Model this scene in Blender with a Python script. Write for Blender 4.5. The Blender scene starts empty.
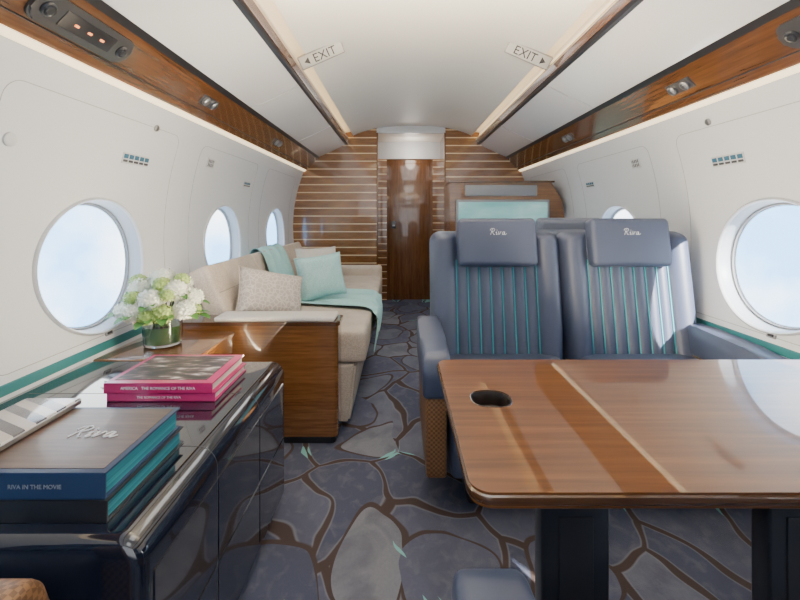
import bpy, bmesh, math, random
from mathutils import Vector, Matrix, Euler
random.seed(7)
C = bpy.context.scene.collection
PI = math.pi
XC = .13; YB = 4.5; Y0 = -1.5
F = 430.0
def g(z): return 1.25 - .34*(z-.88)**2
# ------------------------------------------------------------------ materials
def mat(name, col, rough=.5, metal=0, coat=0, emis=None, es=0, trans=0, alpha=None, spec=None, cr_=.03):
    m = bpy.data.materials.new(name); m.use_nodes = True
    b = m.node_tree.nodes['Principled BSDF']
    b.inputs['Base Color'].default_value = (*col, 1); b.inputs['Roughness'].default_value = rough
    b.inputs['Metallic'].default_value = metal; b.inputs['Coat Weight'].default_value = coat
    b.inputs['Coat Roughness'].default_value = cr_
    if emis: b.inputs['Emission Color'].default_value = (*emis, 1); b.inputs['Emission Strength'].default_value = es
    if trans: b.inputs['Transmission Weight'].default_value = trans
    if spec is not None: b.inputs['Specular IOR Level'].default_value = spec
    return m
def nd(m, t, **k):
    n = m.node_tree.nodes.new(t)
    for a, v in k.items(): setattr(n, a, v)
    return n
def lk(m, a, b): m.node_tree.links.new(a, b)
def bsdf(m): return m.node_tree.nodes['Principled BSDF']
def ramp(m, fac, stops, interp='LINEAR'):
    r = nd(m, 'ShaderNodeValToRGB'); r.color_ramp.interpolation = interp
    e = r.color_ramp.elements
    while len(e) < len(stops): e.new(.5)
    for i, (p, c) in enumerate(stops): e[i].position = p; e[i].color = (*c, 1)
    lk(m, fac, r.inputs[0]); return r.outputs[0]
def mapping(m, scale, coord='Object', rot=(0,0,0)):
    tc = nd(m, 'ShaderNodeTexCoord'); mp = nd(m, 'ShaderNodeMapping')
    mp.inputs['Scale'].default_value = scale; mp.inputs['Rotation'].default_value = rot
    lk(m, tc.outputs[coord], mp.inputs['Vector']); return mp.outputs[0]
def bump(m, h, strength=.3, dist=.002):
    b = nd(m, 'ShaderNodeBump'); b.inputs['Strength'].default_value = strength; b.inputs['Distance'].default_value = dist
    lk(m, h, b.inputs['Height']); lk(m, b.outputs[0], bsdf(m).inputs['Normal'])
def noise(m, vec, scale, detail=4, dist=0):
    n = nd(m, 'ShaderNodeTexNoise'); n.inputs['Scale'].default_value = scale; n.inputs['Detail'].default_value = detail
    n.inputs['Distortion'].default_value = dist
    lk(m, vec, n.inputs['Vector']); return n
def math_(m, op, a, b=None, c=None):
    n = nd(m, 'ShaderNodeMath', operation=op)
    for i, v in enumerate((a, b, c)):
        if v is None: continue
        if isinstance(v, (int, float)): n.inputs[i].default_value = v
        else: lk(m, v, n.inputs[i])
    return n.outputs[0]
def mixc(m, fac, a, b):
    n = nd(m, 'ShaderNodeMix', data_type='RGBA')
    if isinstance(fac, (int, float)): n.inputs[0].default_value = fac
    else: lk(m, fac, n.inputs[0])
    for i, v in ((6, a), (7, b)):
        if isinstance(v, tuple): n.inputs[i].default_value = (*v, 1)
        else: lk(m, v, n.inputs[i])
    return n.outputs[2]
def wood(name, dark, mid, light, scale, rough=.25, coat=1.0, sc=6, cr_=.03, fine=.25, lo=.36, hi=.64, spec=None):
    m = mat(name, mid, rough, coat=coat, cr_=cr_, spec=spec)
    v = mapping(m, scale)
    n = noise(m, v, sc, 4, .25); n2 = noise(m, v, sc*4, 2)
    n3 = noise(m, mapping(m, tuple(q*.35 for q in scale)), sc*.5, 2, .3)
    s = math_(m, 'MULTIPLY_ADD', n2.outputs[0], fine, math_(m, 'MULTIPLY', n.outputs[0], .70-fine))
    s = math_(m, 'MULTIPLY_ADD', n3.outputs[0], .3, s)
    lk(m, ramp(m, s, [(lo, dark), (.5, mid), (hi, light)]), bsdf(m).inputs['Base Color'])
    return m
M = {}
M['white'] = mat('cabin_white', (.67, .70, .745), .4)
M['frame'] = mat('window_frame_white', (.58, .60, .63), .3)
M['reveal'] = mat('window_reveal_silver', (.38, .41, .45), .35)
M['binwhite'] = mat('bin_white', (.87, .88, .91), .15, coat=.7)
M['ceil'] = mat('ceiling_white', (.91, .885, .83), .5)
M['groove'] = mat('panel_groove', (.36, .37, .39), .6)
M['dark'] = mat('dark_plastic', (.02, .02, .025), .35)
M['dado'] = mat('slate_dado', (.09, .11, .14), .7)
M['grey'] = mat('grey_plastic', (.25, .26, .28), .4)
M['panelgrey'] = mat('charcoal_panel', (.05, .05, .055), .3, coat=.3)
M['satin'] = mat('satin_metal', (.35, .35, .36), .35, 1)
M['cream'] = mat('cream_lip', (.62, .52, .40), .4)
M['black'] = mat('black_lacquer', (.008, .011, .022), .08, coat=1, cr_=.03)
M['post'] = mat('satin_black', (.018, .02, .026), .3, coat=.3)
M['well'] = mat('cup_well', (.022, .014, .011), .4, spec=.3)
M['cove'] = mat('cove_light', (1, .9, .7), .5, emis=(1, .70, .36), es=2.2)
M['cove2'] = mat('sidewall_light', (1, .9, .7), .5, emis=(1, .78, .48), es=1.7)
M['wood_trim'] = wood('walnut_trim', (.070, .027, .010), (.125, .050, .017), (.185, .080, .029), (16, .6, 16), rough=.22, coat=.9, cr_=.05, fine=.15, lo=.33, hi=.67)
M['wood_cab'] = wood('walnut_cabinet', (.115, .045, .013), (.170, .071, .021), (.230, .103, .033), (.9, 7, 16), fine=.18)
M['wood_table'] = wood('walnut_table', (.100, .034, .008), (.155, .056, .013), (.225, .090, .024), (.5, 10, 4), rough=.35, cr_=.008, fine=.10, lo=.32, hi=.68, spec=.2)
M['wood_edge'] = wood('walnut_edge', (.045, .016, .006), (.075, .029, .010), (.11, .046, .016), (.8, 6, 25), rough=.25, fine=.08, lo=.3, hi=.7)
M['wood_door'] = wood('walnut_door', (.095, .034, .009), (.16, .062, .017), (.225, .095, .029), (12, 7, .7))
M['teal_trim'] = mat('teal_leather_trim', (.025, .17, .19), .45)
m = wood('striped_walnut', (.145, .053, .014), (.22, .090, .025), (.31, .140, .043), (1, 5, 9), rough=.22, coat=1)
tc = nd(m, 'ShaderNodeTexCoord'); sx = nd(m, 'ShaderNodeSeparateXYZ'); lk(m, tc.outputs['Object'], sx.inputs[0])
fr = math_(m, 'FRACT', math_(m, 'MULTIPLY', sx.outputs['Z'], 1/.082))
st = math_(m, 'LESS_THAN', fr, .13)
src = bsdf(m).inputs['Base Color'].links[0].from_socket
lk(m, mixc(m, st, src, (.82, .62, .38)), bsdf(m).inputs['Base Color'])
M['stripe'] = m
def leather(name, col):
    m = mat(name, col, .40, spec=.5)
    v = mapping(m, (1, 1, 1)); n = noise(m, v, 260, 2)
    n2 = noise(m, v, 5, 3)
    lk(m, mixc(m, n2.outputs[0], tuple(c*.88 for c in col), tuple(c*1.12 for c in col)), bsdf(m).inputs['Base Color'])
    bump(m, n.outputs[0], .08, .0006); return m
M['leather'] = leather('slate_blue_leather', (.050, .064, .112))
M['leather2'] = leather('pale_grey_leather', (.10, .12, .175))
M['stitch'] = mat('teal_stitching', (.035, .32, .37), .5)
M['silver_thread'] = mat('silver_thread', (.82, .84, .87), .5)
m = mat('woven_tan_leather', (.3, .15, .06), .45)
v = mapping(m, (1, 1, 1))
br = nd(m, 'ShaderNodeTexChecker'); br.inputs['Scale'].default_value = 130; lk(m, v, br.inputs['Vector'])
lk(m, mixc(m, br.outputs['Fac'], (.24, .12, .05), (.13, .06, .024)), bsdf(m).inputs['Base Color']); bump(m, br.outputs['Fac'], .5, .002)
M['woven'] = m
def fabric(name, a, b, sc=220, rough=.9):
    m = mat(name, a, rough, spec=.15); v = mapping(m, (1, 1, 1)); n = noise(m, v, sc, 2); n2 = noise(m, v, 9, 4)
    s = math_(m, 'MULTIPLY_ADD', n2.outputs[0], .35, math_(m, 'MULTIPLY', n.outputs[0], .65))
    lk(m, ramp(m, s, [(.4, a), (.6, b)]), bsdf(m).inputs['Base Color']); bump(m, n.outputs[0], .5, .003); return m
M['sofa'] = fabric('oatmeal_fabric', (.44, .375, .31), (.60, .525, .45))
M['blanket'] = fabric('aqua_wool', (.32, .60, .60), (.47, .73, .72), 300)
M['aqua'] = fabric('aqua_silk', (.36, .62, .61), (.50, .74, .73), 150, .6)
M['armwhite'] = fabric('ivory_pad', (.62, .58, .52), (.72, .68, .62))
m = fabric('patterned_linen', (.42, .37, .33), (.55, .5, .45))
v = mapping(m, (1, 1, 1)); vo = nd(m, 'ShaderNodeTexVoronoi', feature='DISTANCE_TO_EDGE'); vo.inputs['Scale'].default_value = 46; lk(m, v, vo.inputs['Vector'])
lk(m, mixc(m, math_(m, 'LESS_THAN', vo.outputs['Distance'], .08), (.46, .41, .37), (.62, .57, .52)), bsdf(m).inputs['Base Color'])
M['pattern'] = m
# carpet: layered pebbles
m = mat('pebble_carpet', (.1, .1, .15), .95, spec=.1)
v = mapping(m, (1, .80, 1))
nw = noise(m, v, 1.9, 1); nw2 = noise(m, v, 6, 1)
va = nd(m, 'ShaderNodeVectorMath', operation='MULTIPLY_ADD'); lk(m, nw.outputs['Color'], va.inputs[0]); va.inputs[1].default_value = (.40, .40, 0); lk(m, v, va.inputs[2])
vb = nd(m, 'ShaderNodeVectorMath', operation='MULTIPLY_ADD'); lk(m, nw2.outputs['Color'], vb.inputs[0]); vb.inputs[1].default_value = (.07, .07, 0); lk(m, va.outputs[0], vb.inputs[2])
vsh = nd(m, 'ShaderNodeVectorMath', operation='ADD'); lk(m, vb.outputs[0], vsh.inputs[0]); vsh.inputs[1].default_value = (3.37, 1.71, 0)
def vor(sc, feat='F1', vec=None, rnd=1.0):
    q = nd(m, 'ShaderNodeTexVoronoi', feature=feat, voronoi_dimensions='2D'); q.inputs['Scale'].default_value = sc; q.inputs['Randomness'].default_value = rnd
    lk(m, vec or vb.outputs[0], q.inputs['Vector']); return q
nb = noise(m, v, 6, 4, 1.0); nc = noise(m, v, 120, 3); nm_ = noise(m, v, 22, 4, .6)
def textured(c):
    c = mixc(m, ramp(m, nb.outputs[0], [(.44, (0, 0, 0)), (.62, (.50, .50, .50))]), c, (.080, .088, .135))
    c = mixc(m, ramp(m, nm_.outputs[0], [(.50, (0, 0, 0)), (.68, (.24, .24, .24))]), c, (.23, .242, .28))
    return mixc(m, math_(m, 'MULTIPLY', nc.outputs[0], .30), c, (.055, .058, .08))
vd = vor(3.7, 'DISTANCE_TO_EDGE', None, .85); vc = vor(3.7, 'F1', None, .85)
sp = nd(m, 'ShaderNodeSeparateColor'); lk(m, vc.outputs['Color'], sp.inputs[0])
tones = [(0, (.076, .088, .142)), (.28, (.112, .124, .185)), (.54, (.155, .167, .220)), (.80, (.215, .226, .262))]
stone = textured(ramp(m, sp.outputs[0], tones, 'CONSTANT'))
brown = (.072, .051, .048)
bw = math_(m, 'MULTIPLY_ADD', nw2.outputs[0], .085, -.008)
edge = math_(m, 'SUBTRACT', vd.outputs['Distance'], bw)
stone = mixc(m, ramp(m, edge, [(.014, (.55, .55, .55)), (.034, (0, 0, 0))]), stone, (.24, .25, .285))
border = ramp(m, edge, [(.0, (1, 1, 1)), (.016, (0, 0, 0))])
col = mixc(m, border, stone, brown)
v2 = vor(2.8, 'F1', vsh.outputs[0], .9)
sp2 = nd(m, 'ShaderNodeSeparateColor'); lk(m, v2.outputs['Color'], sp2.inputs[0])
sel = math_(m, 'GREATER_THAN', sp2.outputs[2], .42)
rad = math_(m, 'MULTIPLY_ADD', sp2.outputs[1], .16, .27)
d2 = math_(m, 'SUBTRACT', v2.outputs['Distance'], rad)
stone2 = textured(ramp(m, sp2.outputs[0], tones[::1], 'CONSTANT'))
ring = math_(m, 'MULTIPLY', sel, ramp(m, math_(m, 'SUBTRACT', d2, math_(m, 'MULTIPLY_ADD', nw2.outputs[0], .08, -.012)), [(0, (1, 1, 1)), (.012, (0, 0, 0))]))
col = mixc(m, ring, col, brown)
col = mixc(m, math_(m, 'MULTIPLY', sel, math_(m, 'LESS_THAN', d2, 0)), col, stone2)
v3 = vor(4.6, 'F1', va.outputs[0], 1.0)
sp3 = nd(m, 'ShaderNodeSeparateColor'); lk(m, v3.outputs['Color'], sp3.inputs[0])
d3 = math_(m, 'ABSOLUTE', math_(m, 'SUBTRACT', vd.outputs['Distance'], .045))
te = math_(m, 'MULTIPLY', math_(m, 'LESS_THAN', d3, math_(m, 'MULTIPLY_ADD', v3.outputs['Distance'], -.20, .062)), math_(m, 'GREATER_THAN', sp3.outputs[1], .50))
col = mixc(m, te, col, (.20, .47, .455))
lk(m, col, bsdf(m).inputs['Base Color'])
nf = noise(m, v, 380, 2); bump(m, nf.outputs[0], .6, .004)
M['carpet'] = m
m = bpy.data.materials.new('window_acrylic'); m.use_nodes = True; nt = m.node_tree; nt.nodes.remove(nt.nodes['Principled BSDF'])
tr = nt.nodes.new('ShaderNodeBsdfTransparent'); gl = nt.nodes.new('ShaderNodeBsdfGlossy'); gl.inputs['Roughness'].default_value = .02
mx = nt.nodes.new('ShaderNodeMixShader'); mx.inputs[0].default_value = .05
nt.links.new(tr.outputs[0], mx.inputs[1]); nt.links.new(gl.outputs[0], mx.inputs[2]); nt.links.new(mx.outputs[0], nt.nodes['Material Output'].inputs[0])
M['pane'] = m
M['glass'] = mat('vase_glass', (.93, .97, .95), .02, trans=1)
M['water'] = mat('green_water', (.10, .22, .08), .1, coat=.5)
M['petal'] = mat('white_petal', (.86, .88, .76), .6)
M['petal2'] = mat('lime_petal', (.38, .52, .15), .6)
M['leaf'] = mat('leaf_green', (.06, .18, .03), .5)
M['stem'] = mat('stem_green', (.08, .17, .03), .5)
# ------------------------------------------------------------------ helpers
def wloc(p):
    v = Vector((0, 0, 0))
    while p: v += Vector(p.location); p = p.parent
    return v
def link(name, me, m, parent=None):
    o = bpy.data.objects.new(name, me); C.objects.link(o)
    if m: me.materials.append(m)
    if parent: o.parent = parent
    return o
def obj(name, bm, m, parent=None, world=True, smooth=35):
    bmesh.ops.remove_doubles(bm, verts=bm.verts, dist=1e-5)
    bmesh.ops.recalc_face_normals(bm, faces=bm.faces)
    if parent and world: bmesh.ops.translate(bm, verts=bm.verts, vec=-wloc(parent))
    me = bpy.data.meshes.new(name); bm.to_mesh(me); bm.free()
    if smooth:
        me.shade_smooth(); me.set_sharp_from_angle(angle=math.radians(smooth))
    return link(name, me, m, parent)
def tag(o, label, cat, group=None, kind=None):
    o['label'] = label; o['category'] = cat
    if group: o['group'] = group
    if kind: o['kind'] = kind
    return o
def thing(name, label, cat, loc=(0, 0, 0), rz=0, group=None):
    o = bpy.data.objects.new(name, None); C.objects.link(o); o.location = loc; o.rotation_euler = (0, 0, rz)
    o.empty_display_size = .1
    return tag(o, label, cat, group)
def struct(name, bm, m, smooth=35, label=None):
    o = obj(name, bm, m, smooth=smooth); o['kind'] = 'structure'
    if label: o['label'] = label
    return o
def B(): return bmesh.new()
def box(bm, x0, x1, y0, y1, z0, z1, r=0, seg=3, mtx=None):
    t = bmesh.new()
    bmesh.ops.create_cube(t, size=1)
    bmesh.ops.scale(t, vec=(abs(x1-x0), abs(y1-y0), abs(z1-z0)), verts=t.verts)
    if r > 0: bmesh.ops.bevel(t, geom=list(t.edges), offset=r, segments=seg, profile=.5, affect='EDGES')
    T = Matrix.Translation(((x0+x1)/2, (y0+y1)/2, (z0+z1)/2))
    bmesh.ops.transform(t, matrix=(mtx @ T) if mtx else T, verts=t.verts)
    me = bpy.data.meshes.new('t'); t.to_mesh(me); t.free(); bm.from_mesh(me); bpy.data.meshes.remove(me)
    return bm
def prism(bm, prof, y0, y1, axis='y', closed=True):
    def P(a, b, t):
        return (a, t, b) if axis == 'y' else ((t, a, b) if axis == 'x' else (a, b, t))
    A = [bm.verts.new(P(a, b, y0)) for a, b in prof]; Bv = [bm.verts.new(P(a, b, y1)) for a, b in prof]
    n = len(prof)
    for i in range(n if closed else n-1):
        j = (i+1) % n; bm.faces.new((A[i], A[j], Bv[j], Bv[i]))
    if closed: bm.faces.new(A); bm.faces.new(Bv[::-1])
    return bm
def tube(bm, pts, r, seg=8, cap=True):
    pts = [Vector(p) for p in pts]; rings = []
    for i, p in enumerate(pts):
        d = (pts[min(i+1, len(pts)-1)] - pts[max(i-1, 0)]).normalized()
        a = d.orthogonal() if i == 0 else (rings[-1][1] - d*rings[-1][1].dot(d))
        a.normalize(); b = d.cross(a)
        rings.append(([bm.verts.new(p + r*(math.cos(2*PI*k/seg)*a + math.sin(2*PI*k/seg)*b)) for k in range(seg)], a))
    for i in range(len(rings)-1):
        for k in range(seg):
            l = (k+1) % seg; bm.faces.new((rings[i][0][k], rings[i][0][l], rings[i+1][0][l], rings[i+1][0][k]))
    if cap: bm.faces.new(rings[0][0][::-1]); bm.faces.new(rings[-1][0])
    return bm
def lathe(bm, prof, c, seg=32, mtx=None):
    rings = []
    for r, z in prof:
        ring = []
        for k in range(seg):
            p = Vector((r*math.cos(2*PI*k/seg), r*math.sin(2*PI*k/seg), z))
            if mtx: p = mtx @ p
            ring.append(bm.verts.new(p + Vector(c)))
        rings.append(ring)
    for i in range(len(rings)-1):
        for k in range(seg):
            l = (k+1) % seg; bm.faces.new((rings[i][k], rings[i][l], rings[i+1][l], rings[i+1][k]))
    if prof[0][0] > 1e-4: bm.faces.new(rings[0][::-1])
    if prof[-1][0] > 1e-4: bm.faces.new(rings[-1])
    return bm
def cr(pts, n=8):
    P = [Vector(p) for p in pts]; out = []
    for i in range(len(P)-1):
        a = P[max(i-1, 0)]; b = P[i]; c = P[i+1]; d = P[min(i+2, len(P)-1)]
        for k in range(n):
            t = k/n
            out.append(.5*((2*b) + (c-a)*t + (2*a-5*b+4*c-d)*t*t + (3*b-a-3*c+d)*t**3))
    out.append(P[-1]); return out
def frame(origin, xd, yd):
    xd = Vector(xd).normalized(); yd = Vector(yd).normalized(); zd = xd.cross(yd).normalized(); yd = zd.cross(xd)
    m_ = Matrix((xd, yd, zd)).transposed().to_4x4(); m_.translation = Vector(origin); return m_
def script_word(bm, mtx, h, r, wide=1.0):
    strokes = [[(.20, 1.0), (.12, .6), (.0, -.02)],
        [(-.14, .72), (-.02, .98), (.32, 1.08), (.54, .88), (.40, .62), (.13, .50)],
        [(.22, .52), (.36, .22), (.50, .0), (.62, .04)],
        [(.74, .30), (.84, .50), (.82, .10), (.90, .0), (1.02, .16)],
        [(1.10, .42), (1.18, .50), (1.20, .02), (1.40, .30), (1.46, .52), (1.56, .46)],
        [(2.02, .46), (1.86, .50), (1.72, .28), (1.74, .04), (1.90, .06), (2.04, .48), (2.02, .10), (2.12, .0), (2.34, .20)]]
    def T(p): return mtx @ Vector(((p[0] + .12*p[1] - 1.1)*h*wide, (p[1]-.5)*h, 0))
    for s in strokes: tube(bm, [T(p) for p in cr([(a, b, 0) for a, b in s], 5)], r, 5)
    tube(bm, [T((.87, .74)), T((.90, .80))], r*1.5, 6)
    return bm
def text_obj(name, body, size, m, mtx, parent=None, shear=0, ext=.0004):
    cu = bpy.data.curves.new('t', 'FONT'); cu.body = body; cu.size = size; cu.extrude = ext; cu.shear = shear
    cu.align_x = 'CENTER'; cu.align_y = 'CENTER'; cu.resolution_u = 3
    o = bpy.data.objects.new('t', cu); C.objects.link(o); bpy.context.view_layer.update()
    me = bpy.data.meshes.new_from_object(o.evaluated_get(bpy.context.evaluated_depsgraph_get()))
    bpy.data.objects.remove(o); me.name = name
    if parent: mtx = Matrix.Translation(-wloc(parent)) @ mtx
    me.transform(mtx); me.materials.clear()
    return link(name, me, m, parent)
# ------------------------------------------------------------------ shell
bm = B(); prism(bm, [(XC-1.24, 0), (XC+1.24, 0), (XC+1.24, -.03), (XC-1.24, -.03)], Y0, 5.1)
struct('floor', bm, M['carpet'], 0, 'blue grey carpet patterned with irregular stones and aqua flecks')
WY = [1.588, 2.718, 3.848, .458, -.672]; HY, HZ = .274, .243; WZ = .815
ZT = 1.462; ZB = .47; CELL = .565
def wall(s, name):
    bm = B()
    def V(y, z, d=0): return bm.verts.new((XC + s*(g(z)+d), y, z))
    N = 14
    for cy in WY:
        per = []
        for i in range(N): per.append((-CELL + 2*CELL*i/N, ZB-WZ))
        for i in range(N): per.append((CELL, ZB-WZ + (ZT-ZB)*i/N))
        for i in range(N): per.append((CELL - 2*CELL*i/N, ZT-WZ))
        for i in range(N): per.append((-CELL, ZT-WZ - (ZT-ZB)*i/N))
        K = 8; rings = []
        for k in range(K+1):
            t = k/K; ring = []
            for dy, dz in per:
                a = math.atan2(dz/.5, dy/CELL); ey, ez = HY*math.cos(a), HZ*math.sin(a)
                ring.append(V(cy + ey*(1-t)+dy*t, WZ + ez*(1-t)+dz*t))
            rings.append(ring)
        n = len(per)
        for k in range(K):
            for i in range(n):
                j = (i+1) % n; bm.faces.new((rings[k][i], rings[k][j], rings[k+1][j], rings[k+1][i]))
    for ya, yb in ((Y0, WY[-1]-CELL), (WY[2]+CELL, YB)):
        for i in range(14):
            z0 = ZB+(ZT-ZB)*i/14; z1 = ZB+(ZT-ZB)*(i+1)/14
            bm.faces.new((V(ya, z0), V(yb, z0), V(yb, z1), V(ya, z1)))
    struct(name, bm, M['white'], 60, 'white curved cabin side wall')
    bm = B()
    pr = [(XC+s*g(.47), .47), (XC+s*1.204, .468), (XC+s*1.202, .3), (XC+s*1.20, 0), (XC+s*1.235, 0), (XC+s*1.235, .465)]
    prism(bm, pr, Y0, YB)
    struct(name.replace('wall_', 'wall_lower_'), bm, M['dado'], 60, 'slate lower side panel')
wall(-1, 'wall_left'); wall(1, 'wall_right')
wn = 1
NS = 64
def wring(s, cy, prof):
    bm = B(); rings = []
    for f, d in prof:
        rings.append([bm.verts.new((XC+s*(g(WZ+HZ*f*math.sin(2*PI*k/NS))+d), cy+HY*f*math.cos(2*PI*k/NS), WZ+HZ*f*math.sin(2*PI*k/NS))) for k in range(NS)])
    for i in range(len(rings)-1):
        for k in range(NS):
            l = (k+1) % NS; bm.faces.new((rings[i][k], rings[i][l], rings[i+1][l], rings[i+1][k]))
    return bm
for s in (-1, 1):
    for cy in WY:
        bm = wring(s, cy, [(1.03, .004), (1.025, -.007), (1.0, -.011), (.985, -.008), (.975, .0)])
        w = struct('window_%d' % wn, bm, M['frame'], 60, 'oval cabin window with silver white frame'); wn += 1
        obj('reveal', wring(s, cy, [(.975, .0), (.962, .014), (.950, .046), (.93, .054), (.905, .056)]), M['reveal'], w, smooth=60)
        bm = B(); c = bm.verts.new((XC+s*(g(WZ)+.054), cy, WZ))
        ring_ = [bm.verts.new((XC+s*(g(WZ+HZ*.93*math.sin(2*PI*k/NS))+.052), cy+HY*.93*math.cos(2*PI*k/NS), WZ+HZ*.93*math.sin(2*PI*k/NS))) for k in range(NS)]
        for k in range(NS): bm.faces.new((c, ring_[k], ring_[(k+1) % NS]))
        obj('pane', bm, M['pane'], w)
        bm = B(); tube(bm, [(XC+s*(g(WZ+HZ*.935*math.sin(a))+.048), cy+HY*.935*math.cos(a), WZ+HZ*.935*math.sin(a)) for a in [2*PI*k/NS for k in range(NS+1)]], .004, 6)
        obj('seal', bm, M['grey'], w)
tn = [1]
def trim(bm, m, label=None, smooth=35):
    o = struct('trim_%d' % tn[0], bm, m, smooth, label); tn[0] += 1; return o
for s in (-1, 1):
    for cy in WY[:4]:
        bm = B(); pts = []
        hy, z0, z1, r = .45, .56, 1.37, .05
        for (qy, qz, a0) in ((hy-r, z0+r, -90), (hy-r, z1-r, 0), (-hy+r, z1-r, 90), (-hy+r, z0+r, 180)):
            for k in range(7):
                a = math.radians(a0+15*k); pts.append((qy+r*math.cos(a), qz+r*math.sin(a)))
        pts.append(pts[0]); dense = []
        for (a, b), (c, d) in zip(pts[:-1], pts[1:]):
            n = max(1, int(math.hypot(c-a, d-b)/.03))
            for k in range(n): dense.append((a+(c-a)*k/n, b+(d-b)*k/n))
        dense.append(pts[0])
        tube(bm, [(XC+s*(g(z)-.0003), cy+y, z) for y, z in dense], .0013, 5, cap=False)
        trim(bm, M['groove'], 'thin panel seam around an oval window')
for s in (-1, 1):
    bm = B(); prism(bm, [(XC+s*1.238, .548), (XC+s*1.220, .546), (XC+s*1.207, .535), (XC+s*1.203, .515), (XC+s*1.203, .472), (XC+s*1.23, .472)], Y0, YB)
    trim(bm, M['teal_trim'], 'teal leather rail along the side wall')
def cz(o): return 1.93 - .10*(abs(o)/.62)**3
bm = B(); n = 28
top = [(XC-.62+1.24*i/n, cz(-.62+1.24*i/n)) for i in range(n+1)]
prism(bm, top + [(XC+.62, 1.96), (XC-.62, 1.96)], Y0, YB)
struct('ceiling', bm, M['ceil'], 40, 'long arched white ceiling panel')
for s in (-1, 1):
    bm = B(); prism(bm, [(XC+s*.60, 1.878), (XC+s*.70, 1.862), (XC+s*.705, 1.80), (XC+s*.72, 1.80), (XC+s*.72, 1.89), (XC+s*.60, 1.89)], Y0, YB); trim(bm, M['ceil'], 'warmly lit ceiling cove')
    bm = B(); prism(bm, [(XC+s*.672, 1.800), (XC+s*.690, 1.812), (XC+s*.700, 1.84), (XC+s*.704, 1.80)], Y0, YB); trim(bm, M['cove'], 'warm light strip inside the ceiling cove')
    bm = B(); prism(bm, [(XC+s*.694, 1.744), (XC+s*.674, 1.748), (XC+s*.664, 1.780), (XC+s*.70, 1.782)], Y0, YB); trim(bm, M['wood_trim'], 'slim walnut strip along the inner edge of the bins')
    bm = B(); prism(bm, [(XC+s*.70, 1.7815), (XC+s*.662, 1.7805), (XC+s*.660, 1.792), (XC+s*.672, 1.800), (XC+s*.70, 1.80)], Y0, YB); trim(bm, M['cream'], 'cream lip above the walnut strip')
    bm = B(); prism(bm, [(XC+s*.705, 1.745), (XC+s*.678, 1.748), (XC+s*.686, 1.736), (XC+s*.705, 1.735)], Y0, YB); trim(bm, M['dark'], 'dark shadow gap above the bins')
    bm = B(); prism(bm, [(XC+s*.985, 1.598), (XC+s*1.10, 1.478), (XC+s*1.115, 1.47), (XC+s*1.15, 1.52), (XC+s*1.05, 1.62)], Y0, YB); trim(bm, M['wood_trim'], 'walnut service band below the bins')
    bm = B(); prism(bm, [(XC+s*.974, 1.608), (XC+s*.992, 1.587), (XC+s*1.004, 1.60), (XC+s*.99, 1.614)], Y0, YB); trim(bm, M['dark'], 'dark channel under the bins')
    bm = B(); tube(bm, [(XC+s*1.080, Y0, 1.4975), (XC+s*1.080, YB, 1.4975)], .0025, 6); trim(bm, M['dark'], 'thin dark inlay line on the walnut band')
    bm = B(); prism(bm, [(XC+s*1.110, 1.467), (XC+s*1.130, 1.452), (XC+s*1.15, 1.468), (XC+s*1.125, 1.485)], Y0, YB); trim(bm, M['cove2'], 'warm light strip along the top of the side wall')
for s, sd in ((-1, 'left'), (1, 'right')):
    for (ya, yb, wh) in ((Y0, 2.44, 'nearest the camera'), (2.45, 3.55, 'middle one of the row'), (3.56, YB-.005, 'at the striped bulkhead')):
        t = thing('overhead_bin', 'white overhead bin on the %s side, %s' % (sd, wh), 'overhead bin', (XC+s*.85, (ya+yb)/2, 1.6), 0)
        bm = B(); prism(bm, [(XC+s*.725, 1.748), (XC+s*1.0, 1.612), (XC+s*1.12, 1.62), (XC+s*1.06, 1.9), (XC+s*.725, 1.9)], ya, yb+.009); obj('bin_body', bm, M['dark'], t)
        bm = B(); fp = []
        for k in range(11):
            u = k/10; fp.append((XC+s*(.692+.296*u + .016*math.sin(PI*u)), 1.742-.138*u - .012*math.sin(PI*u)))
        fp += [(XC+s*1.0, 1.615), (XC+s*.71, 1.752)]
        prism(bm, fp, ya+.001, yb-.001); obj('bin_door', bm, M['binwhite'], t)
def bulk(s, xi):
    pts = [(xi, 0), (XC+s*1.235, 0)] + [(XC+s*(g(z)+.01), z) for z in [.47+.99*k/12 for k in range(13)]] + [(XC+s*1.12, 1.6), (XC+s*.95, 1.85), (xi + s*.1, 1.94), (xi, 1.94)]
    bm = B(); prism(bm, pts, YB, YB+.06); return bm
struct('wall_far_left', bulk(-1, -.24), M['stripe'], 30, 'walnut bulkhead with thin pale horizontal inlay stripes')
struct('wall_far_right', bulk(1, .47), M['stripe'], 30, 'walnut bulkhead with pale stripes right of the door')
bm = B(); box(bm, -.245, .475, YB, YB+.05, 1.86, 1.96); struct('wall_header', bm, M['white'], 30)
bm = B(); box(bm, -.30, -.24, YB+.06, 5.12, 0, 1.9); struct('wall_passage_left', bm, M['stripe'], 30)
bm = B(); box(bm, .47, .53, YB+.06, 5.12, 0, 1.9); struct('wall_passage_right', bm, M['stripe'], 30)
bm = B(); box(bm, -.24, .47, YB+.05, 5.12, 1.86, 1.9); struct('wall_passage_top', bm, M['ceil'], 30)
bm = B(); box(bm, -.24, -.155, 5.06, 5.12, 0, 1.66); struct('wall_end_left', bm, M['stripe'], 30)
bm = B(); box(bm, .385, .47, 5.06, 5.12, 0, 1.66); struct('wall_end_right', bm, M['stripe'], 30)
bm = B(); box(bm, -.24, .47, 5.06, 5.12, 1.66, 1.86); struct('wall_end_top', bm, M['white'], 30)
bm = B(); box(bm, -.157, .388, 5.085, 5.12, .0, 1.665, .002); dr = struct('door_1', bm, M['wood_door'], 30, 'glossy walnut cabin door at the end of the aisle')
bm = B(); box(bm, -.12, .35, 5.078, 5.088, .06, 1.61, .004); obj('door_panel', bm, M['wood_door'], dr)
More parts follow.
